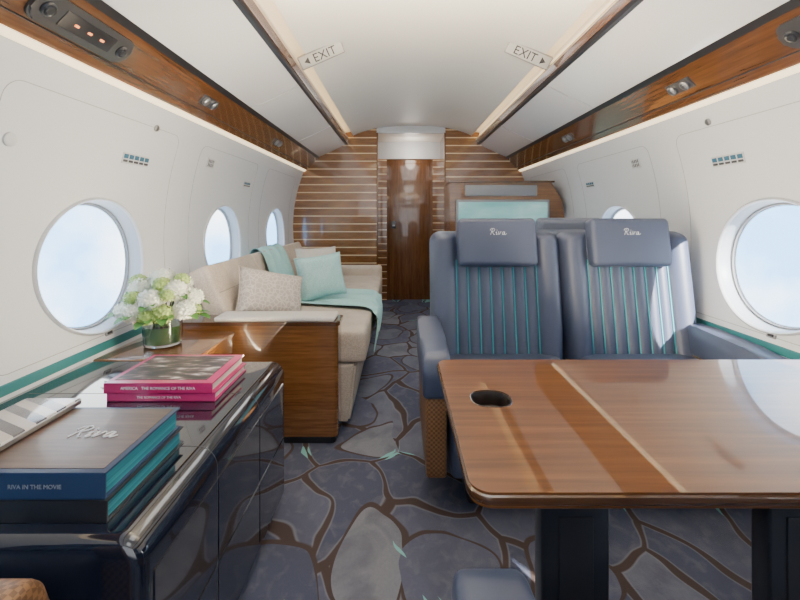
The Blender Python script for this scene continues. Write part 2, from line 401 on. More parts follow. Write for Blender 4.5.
bm = B(); box(bm, -.105, -.045, 5.066, 5.080, .84, .93, .006); hp = obj('handle_plate', bm, M['panelgrey'], dr)
bm = B(); box(bm, -.092, -.058, 5.058, 5.068, .865, .885, .004); obj('latch', bm, M['satin'], hp)
for xa in (-.245, .462):
    bm = B(); box(bm, xa, xa+.016, YB-.012, YB+.02, 0, 1.86, .004); trim(bm, M['wood_door'], 'narrow walnut edge of the door opening')
bm = B(); box(bm, XC-1.3, XC+1.3, Y0-.05, Y0, 0, 1.96); struct('wall_rear', bm, M['white'], 30)
# ------------------------------------------------------------------ ceiling signs
M['signface'] = mat('sign_face', (.50, .50, .49), .4)
for s, o_, lab in ((-1, -.54, 'grey exit sign plate on the ceiling with arrow pointing left'), (1, .54, 'grey exit sign plate on the ceiling with arrow pointing right')):
    y = 2.24; z = cz(o_)-.030
    t = thing('exit_sign', lab, 'exit sign', (XC+o_, y, z))
    sl = math.atan(.44)*s
    xd = Vector((math.cos(sl), 0, -math.sin(sl)))
    face = frame((XC+o_, y, z), xd, Vector((0, -.55, .83)))
    bm = B(); box(bm, -.122, .122, -.036, .036, -.012, .003, .0058, 3, face); obj('plate', bm, M['satin'], t)
    bm = B(); box(bm, -.116, .116, -.030, .030, .001, .0050, .0015, 2, face); obj('face', bm, M['signface'], t)
    text_obj('lettering', 'EXIT', .062, M['dark'], face @ Matrix.Translation(((.018 if s < 0 else -.018), -.002, .0056)), t, ext=.0006)
    bm = B(); sx_ = s*.084; pts = [(sx_-s*.016, .018), (sx_+s*.012, 0), (sx_-s*.016, -.018)]
    prism(bm, pts, .0052, .0064, axis='z'); bmesh.ops.transform(bm, matrix=face, verts=bm.verts); obj('arrow', bm, M['dark'], t)
# ------------------------------------------------------------------ service panels
def rrect(x0, x1, y0, y1, r, n=8):
    out = []
    for (cx, cy, a0) in ((x1-r, y0+r, -90), (x1-r, y1-r, 0), (x0+r, y1-r, 90), (x0+r, y0+r, 180)):
        for k in range(n+1):
            a = math.radians(a0+90*k/n); out.append((cx+r*math.cos(a), cy+r*math.sin(a)))
    return out
orange = mat('orange_lamp', (1, .3, .1), .4, emis=(1, .3, .08), es=2.0)
def band_frame(s, y, u=.5):
    x = XC+s*(.985+.115*u); z = 1.598-.12*u
    return frame((x, y, z), (0, 1, 0), Vector((-s*.115, 0, .12)))
def service(s, y, lab, long_=True):
    f = band_frame(s, y)
    if (f.to_3x3() @ Vector((0, 0, 1))).z > 0: f = f @ Matrix.Rotation(PI, 4, 'Y')
    t = thing('service_panel', lab, 'overhead panel', tuple(f.translation))
    if long_:
        bm = B(); prism(bm, rrect(-.185, .185, -.046, .046, .03), -.004, .012, axis='z'); bmesh.ops.bevel(bm, geom=[e for e in bm.edges if min(v.co.z for v in e.verts) > .01], offset=.006, segments=3, affect='EDGES')
        bmesh.ops.transform(bm, matrix=f, verts=bm.verts); obj('housing', bm, M['panelgrey'], t)
        bm = B(); box(bm, -.10, .10, -.026, .026, .010, .016, .003, 2, f); obj('screen', bm, M['dark'], t)
        for k in range(3):
            bm = B(); box(bm, -.05+k*.05-.008, -.05+k*.05+.008, -.004, .003, .0155, .018, .001, 1, f); obj('indicator', bm, orange, t)
        xs = (-.145, .145)
    else:
        bm = B(); box(bm, -.075, .075, -.026, .026, -.004, .005, .003, 2, f); obj('housing', bm, M['panelgrey'], t)
        xs = (-.04, .04)
    for q in xs:
        bm = B(); lathe(bm, [(.021, 0), (.021, .016), (.017, .020), (.012, .018), (.010, .022), (0, .023)], (0, 0, 0), 20, None)
        bmesh.ops.transform(bm, matrix=f @ Matrix.Translation((q, 0, 0)), verts=bm.verts); obj('air_nozzle', bm, M['post'] if long_ else M['satin'], t)
service(-1, 1.25, 'black overhead panel with three orange lights, near left')
service(1, 1.13, 'black overhead panel mostly cut off by the top right corner')
service(-1, 2.05, 'nearer pair of small air nozzles on the left walnut band', False)
service(1, 1.80, 'nearer pair of small air nozzles on the right walnut band', False)
service(-1, 3.2, 'farther pair of small air nozzles on the left walnut band', False)
service(1, 3.0, 'farther pair of small air nozzles on the right walnut band', False)
# ------------------------------------------------------------------ wall placards
def wall_frame(s, y, z):
    x = XC+s*g(z); dg = -.68*(z-.88)
    return frame((x, y, z), (0, 1, 0) if s < 0 else (0, -1, 0), Vector((s*dg, 0, 1)))
icons = mat('placard_blue', (.03, .13, .22), .5)
def inward(f, s):
    return f if (f.to_3x3() @ Vector((0, 0, 1))).x * -s > 0 else f @ Matrix.Rotation(PI, 4, 'Y')
def placard(s, y, z, w, h, lab, n):
    f = inward(wall_frame(s, y, z), s)
    t = thing('wall_placard', lab, 'placard', tuple(f.translation))
    bm = B(); box(bm, -w/2, w/2, -h/2, h/2, 0, .004, .0015, 2, f); obj('plate', bm, M['frame'], t)
    if n == 2:
        bm = B(); box(bm, -w*.36, w*.36, -h*.36, h*.36, .0035, .0055, mtx=f); obj('grille', bm, M['panelgrey'], t)
        bm = B()
        for k in range(4):
            cx = -w*.36+w*.72*(k+.5)/4; box(bm, cx-.0022, cx+.0022, -h*.36, h*.36, .005, .0065, mtx=f)
        box(bm, -w*.36, w*.36, -.0022, .0022, .005, .0065, mtx=f)
        obj('grille_bars', bm, M['frame'], t)
    else:
        bm = B(); bm2 = B()
        for k in range(n):
            cx = -w/2 + w*(k+.5)/n; a = w/n*.36
            box(bm, cx-a, cx+a, -.02*h, .36*h, .0035, .006, mtx=f)
            box(bm2, cx-a, cx+a, -.34*h, -.14*h, .0035, .006, mtx=f)
        obj('symbols', bm, icons, t); obj('captions', bm2, M['panelgrey'], t)
    return t
for s, sd in ((-1, 'left'), (1, 'right')):
    placard(s, 1.755, 1.225, .17, .045, 'control placard of small blue symbols on %s wall above near window' % sd, 5)
    placard(s, 2.41, 1.29, .09, .055, 'small square grille placard high on %s wall between windows' % sd, 2)
    placard(s, 3.03, 1.215, .12, .04, 'far control placard on %s wall above second window' % sd, 4)
def button(s, y, z, r, lab, m, nm='wall_button'):
    f = inward(wall_frame(s, y, z), s)
    bm = B(); lathe(bm, [(r, 0), (r, .006), (r*.8, .009), (0, .010)], (0, 0, 0), 24); bmesh.ops.transform(bm, matrix=f, verts=bm.verts)
    tag(obj(nm, bm, m), lab, 'wall fitting')
button(-1, 1.19, 1.21, .020, 'round white cover disc on left wall before the near window', M['frame'])
button(-1, 1.83, 1.37, .014, 'small grey knob high on the left wall under the light strip', M['satin'])
button(1, 1.80, 1.39, .014, 'small grey knob high on the right wall under the light strip', M['satin'])
for s, y, z, sd in ((-1, 1.60, .564, 'left'), (1, 1.555, .566, 'right')):
    f = inward(wall_frame(s, y, z), s)
    t = thing('wall_socket', 'small dark socket plate under the near %s window' % sd, 'socket', tuple(f.translation))
    bm = B(); box(bm, -.020, .020, -.012, .012, 0, .006, .003, 2, f); obj('plate', bm, M['grey'], t)
    bm = B(); box(bm, -.012, .012, -.007, .007, .005, .008, .001, 1, f); obj('insert', bm, M['dark'], t)
# ------------------------------------------------------------------ leather seats
PW = .178
NR = 7
def seat_y(x, z):
    base = .205 + (z-.40)*.17
    ax = abs(x); d = 0
    if ax > PW: d = -.034*math.sin(min(1, (ax-PW)/(.29-PW))*PI)**.6 if ax < .29 else 0
    else:
        u = (x+PW)/(2*PW)*NR; d = -.010*abs(math.sin(PI*u))**.8
    return base + d
def make_seat(name, label, arms, leather_m, arm_m=None, group=None, stitching=True, az=0.0, aw=.046):
    t = thing(name, label, 'armchair', (0, 0, 0), 0, group)
    arm_m = arm_m or leather_m
    bm = B(); HX, Z0, Z1, r = .294, .33, .925, .052
    nv = 40; nc_ = NR*12; ns = 16
    def row(z, front):
        dz = max(0, z-(Z1-r)); w = HX-r+math.sqrt(max(0, r*r-dz*dz)); w -= .02*max(0, (.50-z)/.2)
        ez = min(1, (Z1-z)/.035); ez = math.sqrt(max(0, 1-(1-ez)**2))
        xs = [-w + (w-PW)*(1-math.cos(PI/2*k/ns)) for k in range(ns)] + [-PW+2*PW*k/nc_ for k in range(nc_+1)]
        xs += [w - (w-PW)*(1-math.cos(PI/2*k/ns)) for k in range(ns-1, -1, -1)]
        out = []
        for x in xs:
            ex = min(1, (w-abs(x))/.032); ex = math.sqrt(max(0, 1-(1-ex)**2)); e = ex*ez
            yb = .205+(z-.40)*.17+.045
            if front: y = yb + (seat_y(x, z)-yb)*e
            else: y = yb + .07*e
            out.append(bm.verts.new((x, y, z)))
        return out
    zs = [Z0+(Z1-Z0)*(1-(1-k/nv)**1.7) for k in range(nv+1)]
    for fr_ in (True, False):
        R = [row(z, fr_) for z in zs]
        for a, b in zip(R[:-1], R[1:]):
            for i in range(len(a)-1): bm.faces.new((a[i], a[i+1], b[i+1], b[i]))
    obj('backrest', bm, leather_m, t, smooth=80)
    if stitching:
        bm = B()
        for k in range(NR+1):
            x = -PW+2*PW*k/NR
            tube(bm, [(x, seat_y(x, z)-.0045, z) for z in [.34+.46*q/10 for q in range(11)]], .0026, 6)
        obj('stitching', bm, M['stitch'], t)
    bm = B(); ang = math.atan(.17)
    R_ = Matrix.Translation((0, .262, .875)) @ Matrix.Rotation(-ang, 4, 'X')
    box(bm, -.174, .174, -.042, .045, -.105, .108, .022, 6, R_)
    hr = obj('headrest', bm, leather_m, t, smooth=60)
    bm = B(); script_word(bm, R_ @ frame((0, -.0430, .045), (1, 0, 0), (0, 0, 1)), .026, .0009, 1.15); obj('lettering', bm, M['silver_thread'], hr)
    bm = B(); box(bm, -.264, .264, -.27, .24, .27, .40, .045, 5); obj('seat_cushion', bm, leather_m, t, smooth=60)
    bm = B(); box(bm, -.262, .262, -.255, .27, .13, .285, .02, 3); obj('seat_frame', bm, leather_m, t)
    bm = B(); box(bm, -.20, .20, -.18, .22, .0, .14, .015, 2); obj('base', bm, M['post'], t)
    for s in arms:
        sh = .31 if s*1 < 0 else .262
        bm = B()
        prof = [(-.272, .40), (-.275, .50+az), (-.262, .54+az), (-.235, .558+az), (-.1, .566+az), (.14, .575+az), (.22, .575+az), (.24, .54+az), (.24, .40)]
        prism(bm, prof, s*sh-aw, s*sh+aw, axis='x')
        bmesh.ops.bevel(bm, geom=list(bm.edges), offset=.016, segments=4, profile=.5, affect='EDGES')
        obj('armrest', bm, arm_m, t, smooth=60)
        bm = B(); prof = [(-.255, .135), (-.262, .42), (.26, .42), (.26, .135)]
        prism(bm, prof, s*sh-.034, s*sh+.034, axis='x')
        bmesh.ops.bevel(bm, geom=list(bm.edges), offset=.012, segments=3, profile=.5, affect='EDGES')
        obj('side_shell', bm, M['woven'], t)
    return t
s1 = make_seat('leather_seat', 'slate blue leather seat beside the aisle, facing camera behind the table', (-1,), M['leather'], az=-.012); s1.location = (.43, 1.66, 0)
s2 = make_seat('leather_seat', 'slate blue leather seat next to the right wall, facing camera behind the table', (1,), M['leather'], az=-.045, aw=.040); s2.location = (1.018, 1.66, 0)
s3 = make_seat('leather_seat', 'near slate blue seat showing only its armrest tip at the bottom edge', (1,), M['leather']); s3.location = (.375, .30, 0); s3.rotation_euler.z = PI
s4 = make_seat('leather_seat', 'near left seat showing only a tan woven arm corner in bottom left', (-1,), M['leather'], M['woven']); s4.location = (-.785, .285, 0); s4.rotation_euler.z = PI; s4.scale.x = .95
s5 = make_seat('leather_seat', 'dusty grey seat turned away, seen between the two headrests', (), M['leather2'], stitching=False); s5.location = (.90, 2.55, 0); s5.rotation_euler.z = PI
# ------------------------------------------------------------------ table
TZ = .62
t = thing('folding_table', 'glossy walnut table with round cup recess in front of the blue seats', 'table', (.7, .86, 0))
outer = rrect(.099, 1.31, .589, 1.13, .03); CX, CY, CRr = .188, .89, .042
def sq(r, k, n=40):
    a = 2*PI*k/n; c, s_ = math.cos(a), math.sin(a); e = .82
    return CX + r*math.copysign(abs(c)**e, c), CY + r*math.copysign(abs(s_)**e, s_)
inner = [sq(CRr, k) for k in range(40)]
bm = B()
def loops(bm, z, o):
    vs = [bm.verts.new((x, y, z)) for x, y in o]; es = [bm.edges.new((vs[i], vs[(i+1) % len(vs)])) for i in range(len(vs))]; return vs, es
LL = []
for z in (TZ, TZ-.022):
    ov, oe = loops(bm, z, outer); iv, ie = loops(bm, z, inner)
    bmesh.ops.triangle_fill(bm, use_beauty=True, edges=oe+ie); LL.append((ov, iv))
for A, Bv in ((LL[0][0], LL[1][0]), (LL[0][1], LL[1][1])):
    for i in range(len(A)): j = (i+1) % len(A); bm.faces.new((A[i], A[j], Bv[j], Bv[i]))
obj('tabletop', bm, M['wood_table'], t)
bm = B()
rings = []
for off, z in ((.001, TZ-.003), (-.0035, TZ-.005), (-.005, TZ-.010), (-.0035, TZ-.016), (.001, TZ-.0185), (.012, TZ-.0235), (.03, TZ-.0235), (.03, TZ-.021)):
    rings.append([bm.verts.new((x, y, z)) for x, y in rrect(.099+off, 1.31-off, .589+off, 1.13-off, max(.005, .03-off))])
for a, b in zip(rings[:-1], rings[1:]):
    for i in range(len(a)): j = (i+1) % len(a); bm.faces.new((a[i], a[j], b[j], b[i]))
obj('edge_band', bm, M['wood_edge'], t)
bm = B(); pc = [(CRr-.0005, TZ-.002), (CRr-.003, TZ-.006), (CRr-.004, TZ-.030), (CRr-.012, TZ-.036), (.0, TZ-.036)]
rg = [[bm.verts.new((*sq(r_, k), z_)) for k in range(40)] for r_, z_ in pc]
for a, b in zip(rg[:-1], rg[1:]):
    for i in range(40): bm.faces.new((a[i], a[(i+1) % 40], b[(i+1) % 40], b[i]))
ch = obj('cup_holder', bm, M['well'], t)
bm = B(); tube(bm, [(*sq(CRr-.0005, k), TZ) for k in range(41)], .0012, 6, cap=False); obj('rim', bm, M['wood_edge'], ch)
bm = B(); box(bm, .245, 1.25, .68, 1.06, TZ-.05, TZ-.024, .005); obj('under_frame', bm, M['post'], t)
for xx in (.268, .615):
    bm = B(); box(bm, xx-.052, xx+.052, .655, .692, .0, TZ-.048, .005)
    leg = obj('leg', bm, M['post'], t)
    bm = B(); box(bm, xx-.026, xx+.026, .6525, .660, .0, TZ-.08, .0015); obj('leg_channel', bm, M['dark'], leg)
    bm = B(); box(bm, xx-.058, xx+.058, .650, .70, TZ-.066, TZ-.046, .004); obj('bracket', bm, M['post'], leg)
# ------------------------------------------------------------------ black credenza
t = thing('credenza', 'low black lacquered credenza with rounded edges carrying the books', 'cabinet', (-.74, 1.07, 0))
# rounded in section and at its two ends: inset copies of the same section, no bevel needed
def section(ins):
    pf = [(-1.065, .06), (-1.065, .5-ins), (-.44, .5-ins)]
    for k in range(1, 11): a = PI/2*k/10; pf.append((-.44+(.045-ins)*math.sin(a), .455+(.045-ins)*math.cos(a)))
    pf.append((-.395-ins, .06)); return pf
bm = B(); stations = []
R0 = .022
for k in range(6): a = PI/2*k/5; stations.append((.66+R0*(1-math.sin(a)), R0*(1-math.cos(a))))
stations = [(.66+R0*(1-math.cos(PI/2*k/6)), R0*(1-math.sin(PI/2*k/6))) for k in range(7)]
stations += [(1.485-R0*(1-math.cos(PI/2*k/6)), R0*(1-math.sin(PI/2*k/6))) for k in range(6, -1, -1)]
rings = [[bm.verts.new((x, y, z)) for x, z in section(ins)] for y, ins in stations]
for a, b in zip(rings[:-1], rings[1:]):
    for i in range(len(a)): j = (i+1) % len(a); bm.faces.new((a[i], a[j], b[j], b[i]))
bm.faces.new(rings[0]); bm.faces.new(rings[-1][::-1])
obj('body', bm, M['black'], t, smooth=50)
bm = B(); box(bm, -1.03, -.44, .70, 1.45, 0, .07); obj('plinth', bm, M['dark'], t)
for (ya, yb) in ((.69, .925), (.933, 1.20), (1.208, 1.455)):
    for (za, zb) in ((.08, .245), (.253, .43)):
        bm = B(); box(bm, -.40, -.3925, ya, yb, za, zb); d = obj('drawer', bm, M['black'], t)
for yy in (.93, 1.204):
    bm = B(); tube(bm, [(-1.04, yy, .4995)] + [(-.44+.0445*math.sin(PI/2*k/8), yy, .455+.0445*math.cos(PI/2*k/8)) for k in range(9)] + [(-.395, yy, .08)], .0012, 5); obj('seam_line', bm, M['panelgrey'], t)
t = thing('side_counter', 'small walnut counter under the flower vase', 'cabinet', (-.9, 1.67, 0))
bm = B(); box(bm, -1.06, -.72, 1.495, 1.85, 0, .475, .004); obj('body', bm, M['wood_cab'], t)
bm = B(); box(bm, -1.065, -.71, 1.488, 1.855, .478, .5, .006); obj('counter_top', bm, M['wood_cab'], t)
t = thing('sofa_end_cabinet', 'glossy walnut cabinet at the near end of the sofa', 'cabinet', (-.66, 1.94, 0))
bm = B(); o_ = rrect(-1.06, -.27, 1.87, 2.0, .02); prism(bm, o_, .035, .52, axis='z'); obj('body', bm, M['wood_cab'], t)
bm = B(); o_ = rrect(-1.055, -.285, 1.885, 1.99, .02); prism(bm, o_, 0, .036, axis='z'); obj('plinth', bm, M['dark'], t)
bm = B(); o_ = rrect(-1.06, -.262, 1.86, 2.005, .02); prism(bm, o_, .52, .535, axis='z'); obj('cabinet_top', bm, M['wood_edge'], t)
bm = B(); box(bm, -.81, -.285, 1.865, 2.0, .535, .555, .009, 3); tag(obj('armrest_pad', bm, M['armwhite']), 'flat ivory pad on top of the walnut sofa end cabinet', 'armrest pad')
# ------------------------------------------------------------------ sofa
t = thing('sofa', 'oatmeal fabric sofa along the left wall', 'sofa', (-.6, 3.0, 0))
bm = B(); prism(bm, [(-1.03, .03), (-.235, .03), (-.205, .30), (-1.03, .30)], 2.01, 4.08); bmesh.ops.bevel(bm, geom=list(bm.edges), offset=.012, segments=3, affect='EDGES'); obj('base', bm, M['sofa'], t)
seam_m = mat('seam_beige', (.32, .27, .22), .9)
for ya, yb in ((2.012, 2.64), (2.645, 3.27), (3.275, 3.90)):
    bm = B(); box(bm, -.84, -.16, ya, yb, .305, .455, .022, 4); obj('seat_cushion', bm, M['sofa'], t, smooth=60)
    R_ = Matrix.Translation((-.885, 0, .585)) @ Matrix.Rotation(-math.radians(24), 4, 'Y')
    bm = B(); box(bm, -.050, .050, ya, yb, -.20, .175, .018, 4, R_); bc = obj('back_cushion', bm, M['sofa'], t, smooth=60)
    bm = B()
    zz = .03
    tube(bm, [R_ @ Vector((.0503, ya+.02, zz)), R_ @ Vector((.0503, yb-.02, zz))], .002, 5)
    obj('seam', bm, seam_m, bc)
bm = B(); box(bm, -1.00, -.17, 3.91, 4.09, .05, .53, .03, 4); obj('armrest', bm, M['sofa'], t, smooth=60)
bm = B(); path = cr([(-1.035, 0, .62), (-1.02, 0, .735), (-.965, 0, .770), (-.89, 0, .73), (-.82, 0, .60), (-.75, 0, .480), (-.55, 0, .466), (-.35, 0, .466), (-.19, 0, .464), (-.138, 0, .425), (-.135, 0, .36), (-.145, 0, .28)], 6)
nW = 26; rows = []
for i, p in enumerate(path):
    u = i/(len(path)-1); row_ = []
    for j in range(nW+1):
        v_ = j/nW; y = 2.95 - .70*u + (.50+.16*u)*v_
        rp = .010*math.sin(v_*22+u*3)+.006*math.sin(v_*41+u*9)
        lift = max(0, rp)
        if i > 52: off = Vector((lift+.006, 0, .02*math.sin(v_*7)))
        elif i < 28: off = Vector((lift*.8+.006, 0, lift*.6+.003))
        else: off = Vector((0, 0, lift+.003))
        row_.append(bm.verts.new(p + Vector((0, y, 0)) + off))
    rows.append(row_)
for a, b in zip(rows[:-1], rows[1:]):
    for j in range(nW): bm.faces.new((a[j], a[j+1], b[j+1], b[j]))
bmesh.ops.solidify(bm, geom=list(bm.faces), thickness=.006)
tag(obj('throw_blanket', bm, M['blanket'], smooth=70), 'aqua throw blanket draped over the back and seat of the sofa', 'blanket')
def pillow(label, loc, w, h, th, rot, m, piping=None):
    t = thing('cushion', label, 'cushion', loc, 0); R_ = Euler(rot).to_matrix().to_4x4()
    bm = B(); N = 18
    for sg in (1, -1):
        G = []
        for i in range(N+1):
            r_ = []
            for j in range(N+1):
                u = -1+2*i/N; v_ = -1+2*j/N
                k = 1-.07*(1-u*u)*(abs(v_)**3); k2 = 1-.07*(1-v_*v_)*(abs(u)**3)
                zt = th/2*((1-u**4)*(1-v_**4))**.5
                r_.append(bm.verts.new(R_ @ Vector((u*w/2*k2, sg*zt, v_*h/2*k))))
            G.append(r_)
        for i in range(N):
            for j in range(N): bm.faces.new((G[i][j], G[i+1][j], G[i+1][j+1], G[i][j+1]))
    obj('cover', bm, m, t, world=False, smooth=70)
    bm = B(); pts = []; ed = []
    for q in range(N): ed.append((-1+2*q/N, -1))
    for q in range(N): ed.append((1, -1+2*q/N))
    for q in range(N): ed.append((1-2*q/N, 1))
    for q in range(N+1): ed.append((-1, 1-2*q/N))
    for u, v_ in ed:
        k = 1-.07*(1-u*u)*(abs(v_)**3); k2 = 1-.07*(1-v_*v_)*(abs(u)**3)
        pts.append(R_ @ Vector((u*w/2*k2, 0, v_*h/2*k)))
    tube(bm, pts, .004, 6, cap=False); obj('piping', bm, piping or m, t, world=False)
    return t
pillow('solid aqua cushion standing on the sofa', (-.50, 2.72, .612), .30, .27, .12, (math.radians(-14), math.radians(-6), math.radians(28)), M['aqua'])
pillow('patterned beige linen cushion at near end of the sofa', (-.66, 2.20, .592), .35, .25, .13, (math.radians(-26), math.radians(14), math.radians(38)), M['pattern'], M['sofa'])
pillow('pale plain cushion behind the aqua cushion on the sofa', (-.62, 3.25, .615), .34, .28, .12, (math.radians(-14), 0, math.radians(40)), M['armwhite'])
# ------------------------------------------------------------------ media cabinet + television
t = thing('media_cabinet', 'walnut cabinet around the television behind the seats', 'cabinet', (.88, 3.75, 0))
pts = [(.41, 0), (1.32, 0), (1.32, .46)] + [(XC+(g(z)-.03), z) for z in [.56+.44*k/5 for k in range(6)]] + [(1.33, 1.12), (1.24, 1.265), (.41, 1.265)]
bm = B(); prism(bm, pts, 3.52, 4.0); obj('body', bm, M['wood_cab'], t)
bm = B(); box(bm, .53, 1.12, 3.505, 3.525, 1.155, 1.245, .008, 3); vn = obj('speaker_grille', bm, M['grey'], t)
bm = B(); box(bm, .405, 1.26, 3.50, 4.0, 1.265, 1.28, .003); obj('cabinet_top', bm, M['wood_edge'], t)
t = thing('television', 'flat television showing pale turquoise sea in the walnut cabinet', 'television', (.83, 3.5, .88))
bm = B(); box(bm, .455, 1.215, 3.49, 3.518, .68, 1.125, .006); obj('bezel', bm, M['grey'], t)
sc = mat('screen_picture', (.05, .2, .2), .2)
v = mapping(sc, (1, 1, 3)); n_ = noise(sc, v, 2.2, 3)
lk(sc, ramp(sc, n_.outputs[0], [(.35, (.16, .38, .37)), (.55, (.34, .56, .54)), (.7, (.7, .8, .78))]), bsdf(sc).inputs['Emission Color']); bsdf(sc).inputs['Emission Strength'].default_value = .8
bm = B(); box(bm, .475, 1.195, 3.484, 3.492, .70, 1.105); obj('screen', bm, sc, t)
# ------------------------------------------------------------------ books
navy = leather('navy_cover', (.020, .045, .11))
m = mat('teal_page_edges', (.05, .3, .33), .5); v = mapping(m, (1, 1, 300)); n_ = noise(m, v, 2, 2)
lk(m, ramp(m, n_.outputs[0], [(.4, (.015, .18, .23)), (.6, (.05, .32, .37))]), bsdf(m).inputs['Base Color']); M['tealpage'] = m
m = mat('striped_deck', (.7, .7, .7), .25, coat=.6); tc = nd(m, 'ShaderNodeTexCoord'); sx = nd(m, 'ShaderNodeSeparateXYZ'); lk(m, tc.outputs['Object'], sx.inputs[0])
fr = math_(m, 'FRACT', math_(m, 'MULTIPLY', math_(m, 'ADD', sx.outputs['Y'], math_(m, 'MULTIPLY', sx.outputs['X'], .5)), 1/.05))
lk(m, mixc(m, math_(m, 'LESS_THAN', fr, .5), (.05, .045, .06), (.56, .50, .44)), bsdf(m).inputs['Base Color']); M['deck'] = m
def book(name, label, x0, x1, y0, y1, z0, z1, cover, page, group=None, edge=.006):
    t = thing(name, label, 'book', ((x0+x1)/2, (y0+y1)/2, z0), 0, group)
    bm = B(); box(bm, x0, x1, y0, y1, z1-.004, z1, .0012, 2); box(bm, x0, x1, y0, y1, z0, z0+.004, .0012, 2); box(bm, x0, x1, y0, y0+.004, z0, z1, .0012, 2)
    obj('cover', bm, cover, t)
    bm = B(); box(bm, x0+edge, x1-edge, y0+.003, y1-edge, z0+.004, z1-.004); obj('pages', bm, page, t)
    return t
slate_cover = wood('brown_cover', (.040, .022, .018), (.070, .038, .028), (.11, .062, .045), (1, 16, 8), rough=.4, coat=.2, cr_=.08)
b2 = book('book', 'black volume with teal page edges, underneath the blue volume', -.815, -.475, .697, .945, .5, .536, M['post'], M['tealpage'])
b1 = book('book', 'large blue volume with brown top and silver script, striped case on it', -.815, -.48, .700, .94, .536, .580, navy, M['tealpage'])
bm = B(); box(bm, -.812, -.490, .712, .930, .5795, .5808, .0004, 1); obj('cover_panel', bm, slate_cover, b1)
bm = B(); script_word(bm, frame((-.585, .830, .5816), (1, 0, 0), (0, 1, 0)), .038, .0016); obj('lettering', bm, M['silver_thread'], b1)
t = thing('striped_case', 'flat striped dark and cream case lying on the blue volume', 'case', (-.765, .84, .581))
bm = B(); box(bm, -.83, -.705, .735, .955, .5812, .595, .005, 3); obj('case_body', bm, M['deck'], t)
bm = B(); box(bm, -.7075, -.7035, .74, .95, .583, .593, .001, 1); obj('side_band', bm, M['satin'], t)
dull = mat('dull_silver', (.25, .28, .33), .4)
text_obj('spine_title', 'RIVA IN THE MOVIE', .0100, dull, frame((-.595, .6995, .557), (1, 0, 0), (0, 0, 1)), b1)
pink = mat('magenta_cover', (.62, .03, .19), .3, coat=.4); red = mat('crimson_cover', (.58, .02, .16), .3, coat=.4); page = mat('cream_pages', (.75, .7, .6), .8)
b4 = book('book', 'magenta volume at the bottom of the far small stack', -.785, -.495, 1.15, 1.385, .5, .524, pink, page)
b3 = book('book', 'magenta volume with dark photographic cover on top of the far stack', -.79, -.50, 1.145, 1.38, .524, .552, red, page)
m = mat('boat_photo_print', (.05, .05, .05), .45, coat=0); v = mapping(m, (5, 16, 1)); n_ = noise(m, v, 3, 5)
lk(m, ramp(m, n_.outputs[0], [(.42, (.010, .010, .014)), (.54, (.08, .05, .05)), (.62, (.30, .26, .25)), (.70, (.75, .72, .70))]), bsdf(m).inputs['Base Color'])
bm = B(); box(bm, -.775, -.525, 1.168, 1.365, .5515, .5528); obj('cover_picture', bm, m, b3)
text_obj('spine_title', 'AMERICA   THE ROMANCE OF THE RIVA', .0110, M['silver_thread'], frame((-.645, 1.1447, .538), (1, 0, 0), (0, 0, 1)), b3)
text_obj('spine_title', 'THE ROMANCE OF THE RIVA', .009, M['silver_thread'], frame((-.645, 1.1497, .512), (1, 0, 0), (0, 0, 1)), b4)
# ------------------------------------------------------------------ vase and flowers
VX, VY, VZ = -.915, 1.66, .5
t = thing('glass_vase', 'short round clear glass vase on the walnut counter', 'vase', (VX, VY, VZ))
bm = B(); lathe(bm, [(.0, .0), (.060, .0), (.066, .006), (.070, .05), (.068, .10), (.070, .115), (.067, .115), (.064, .10), (.066, .05), (.062, .012), (0, .010)], (VX, VY, VZ), 40); obj('vessel', bm, M['glass'], t, smooth=60)
bm = B(); lathe(bm, [(0, .013), (.058, .014), (.063, .05), (.062, .075), (0, .075)], (VX, VY, VZ), 32); obj('water', bm, M['water'], t)
def bloom_mesh(R, n, flat=.85):
    bm = B(); ga = PI*(3-5**.5)
    for i in range(n):
        zz = 1-1.85*(i+.5)/n; rr = math.sqrt(max(0, 1-zz*zz)); th_ = ga*i
        d = Vector((rr*math.cos(th_), rr*math.sin(th_), zz)).normalized(); p = d*R*random.uniform(.86, 1.06); p.z *= flat
        a = d.orthogonal().normalized(); b = d.cross(a); ph = random.random()*PI; sz = R*.34
        for k in range(4):
            an = ph+PI/2*k; u = math.cos(an)*a+math.sin(an)*b; w = -math.sin(an)*a+math.cos(an)*b
            vs = [p, p+u*sz*.55+w*sz*.38+d*sz*.15, p+u*sz*1.0+d*sz*.35, p+u*sz*.55-w*sz*.38+d*sz*.15]
            bm.faces.new([bm.verts.new(q) for q in vs])
    core = bmesh.new(); bmesh.ops.create_icosphere(core, subdivisions=2, radius=R*.84); bmesh.ops.scale(core, vec=(1, 1, flat), verts=core.verts)
    me = bpy.data.meshes.new('c'); core.to_mesh(me); core.free(); bm.from_mesh(me)
    return bm
def leafbm(bm, base, d, L, W):
    d = Vector(d).normalized(); sdv = d.cross(Vector((0, 0, 1))).normalized(); up = sdv.cross(d)
    prev = None; n = 6
    for k in range(n+1):
        u = k/n; w = W*math.sin(PI*min(1, u*.92+.04))**.8; c = Vector(base)+d*L*u - Vector((0, 0, 1))*L*.35*u*u
        cur = (bm.verts.new(c-sdv*w+up*w*.25), bm.verts.new(c), bm.verts.new(c+sdv*w+up*w*.25))
        if prev:
            bm.faces.new((prev[0], prev[1], cur[1], cur[0])); bm.faces.new((prev[1], prev[2], cur[2], cur[1]))
        prev = cur
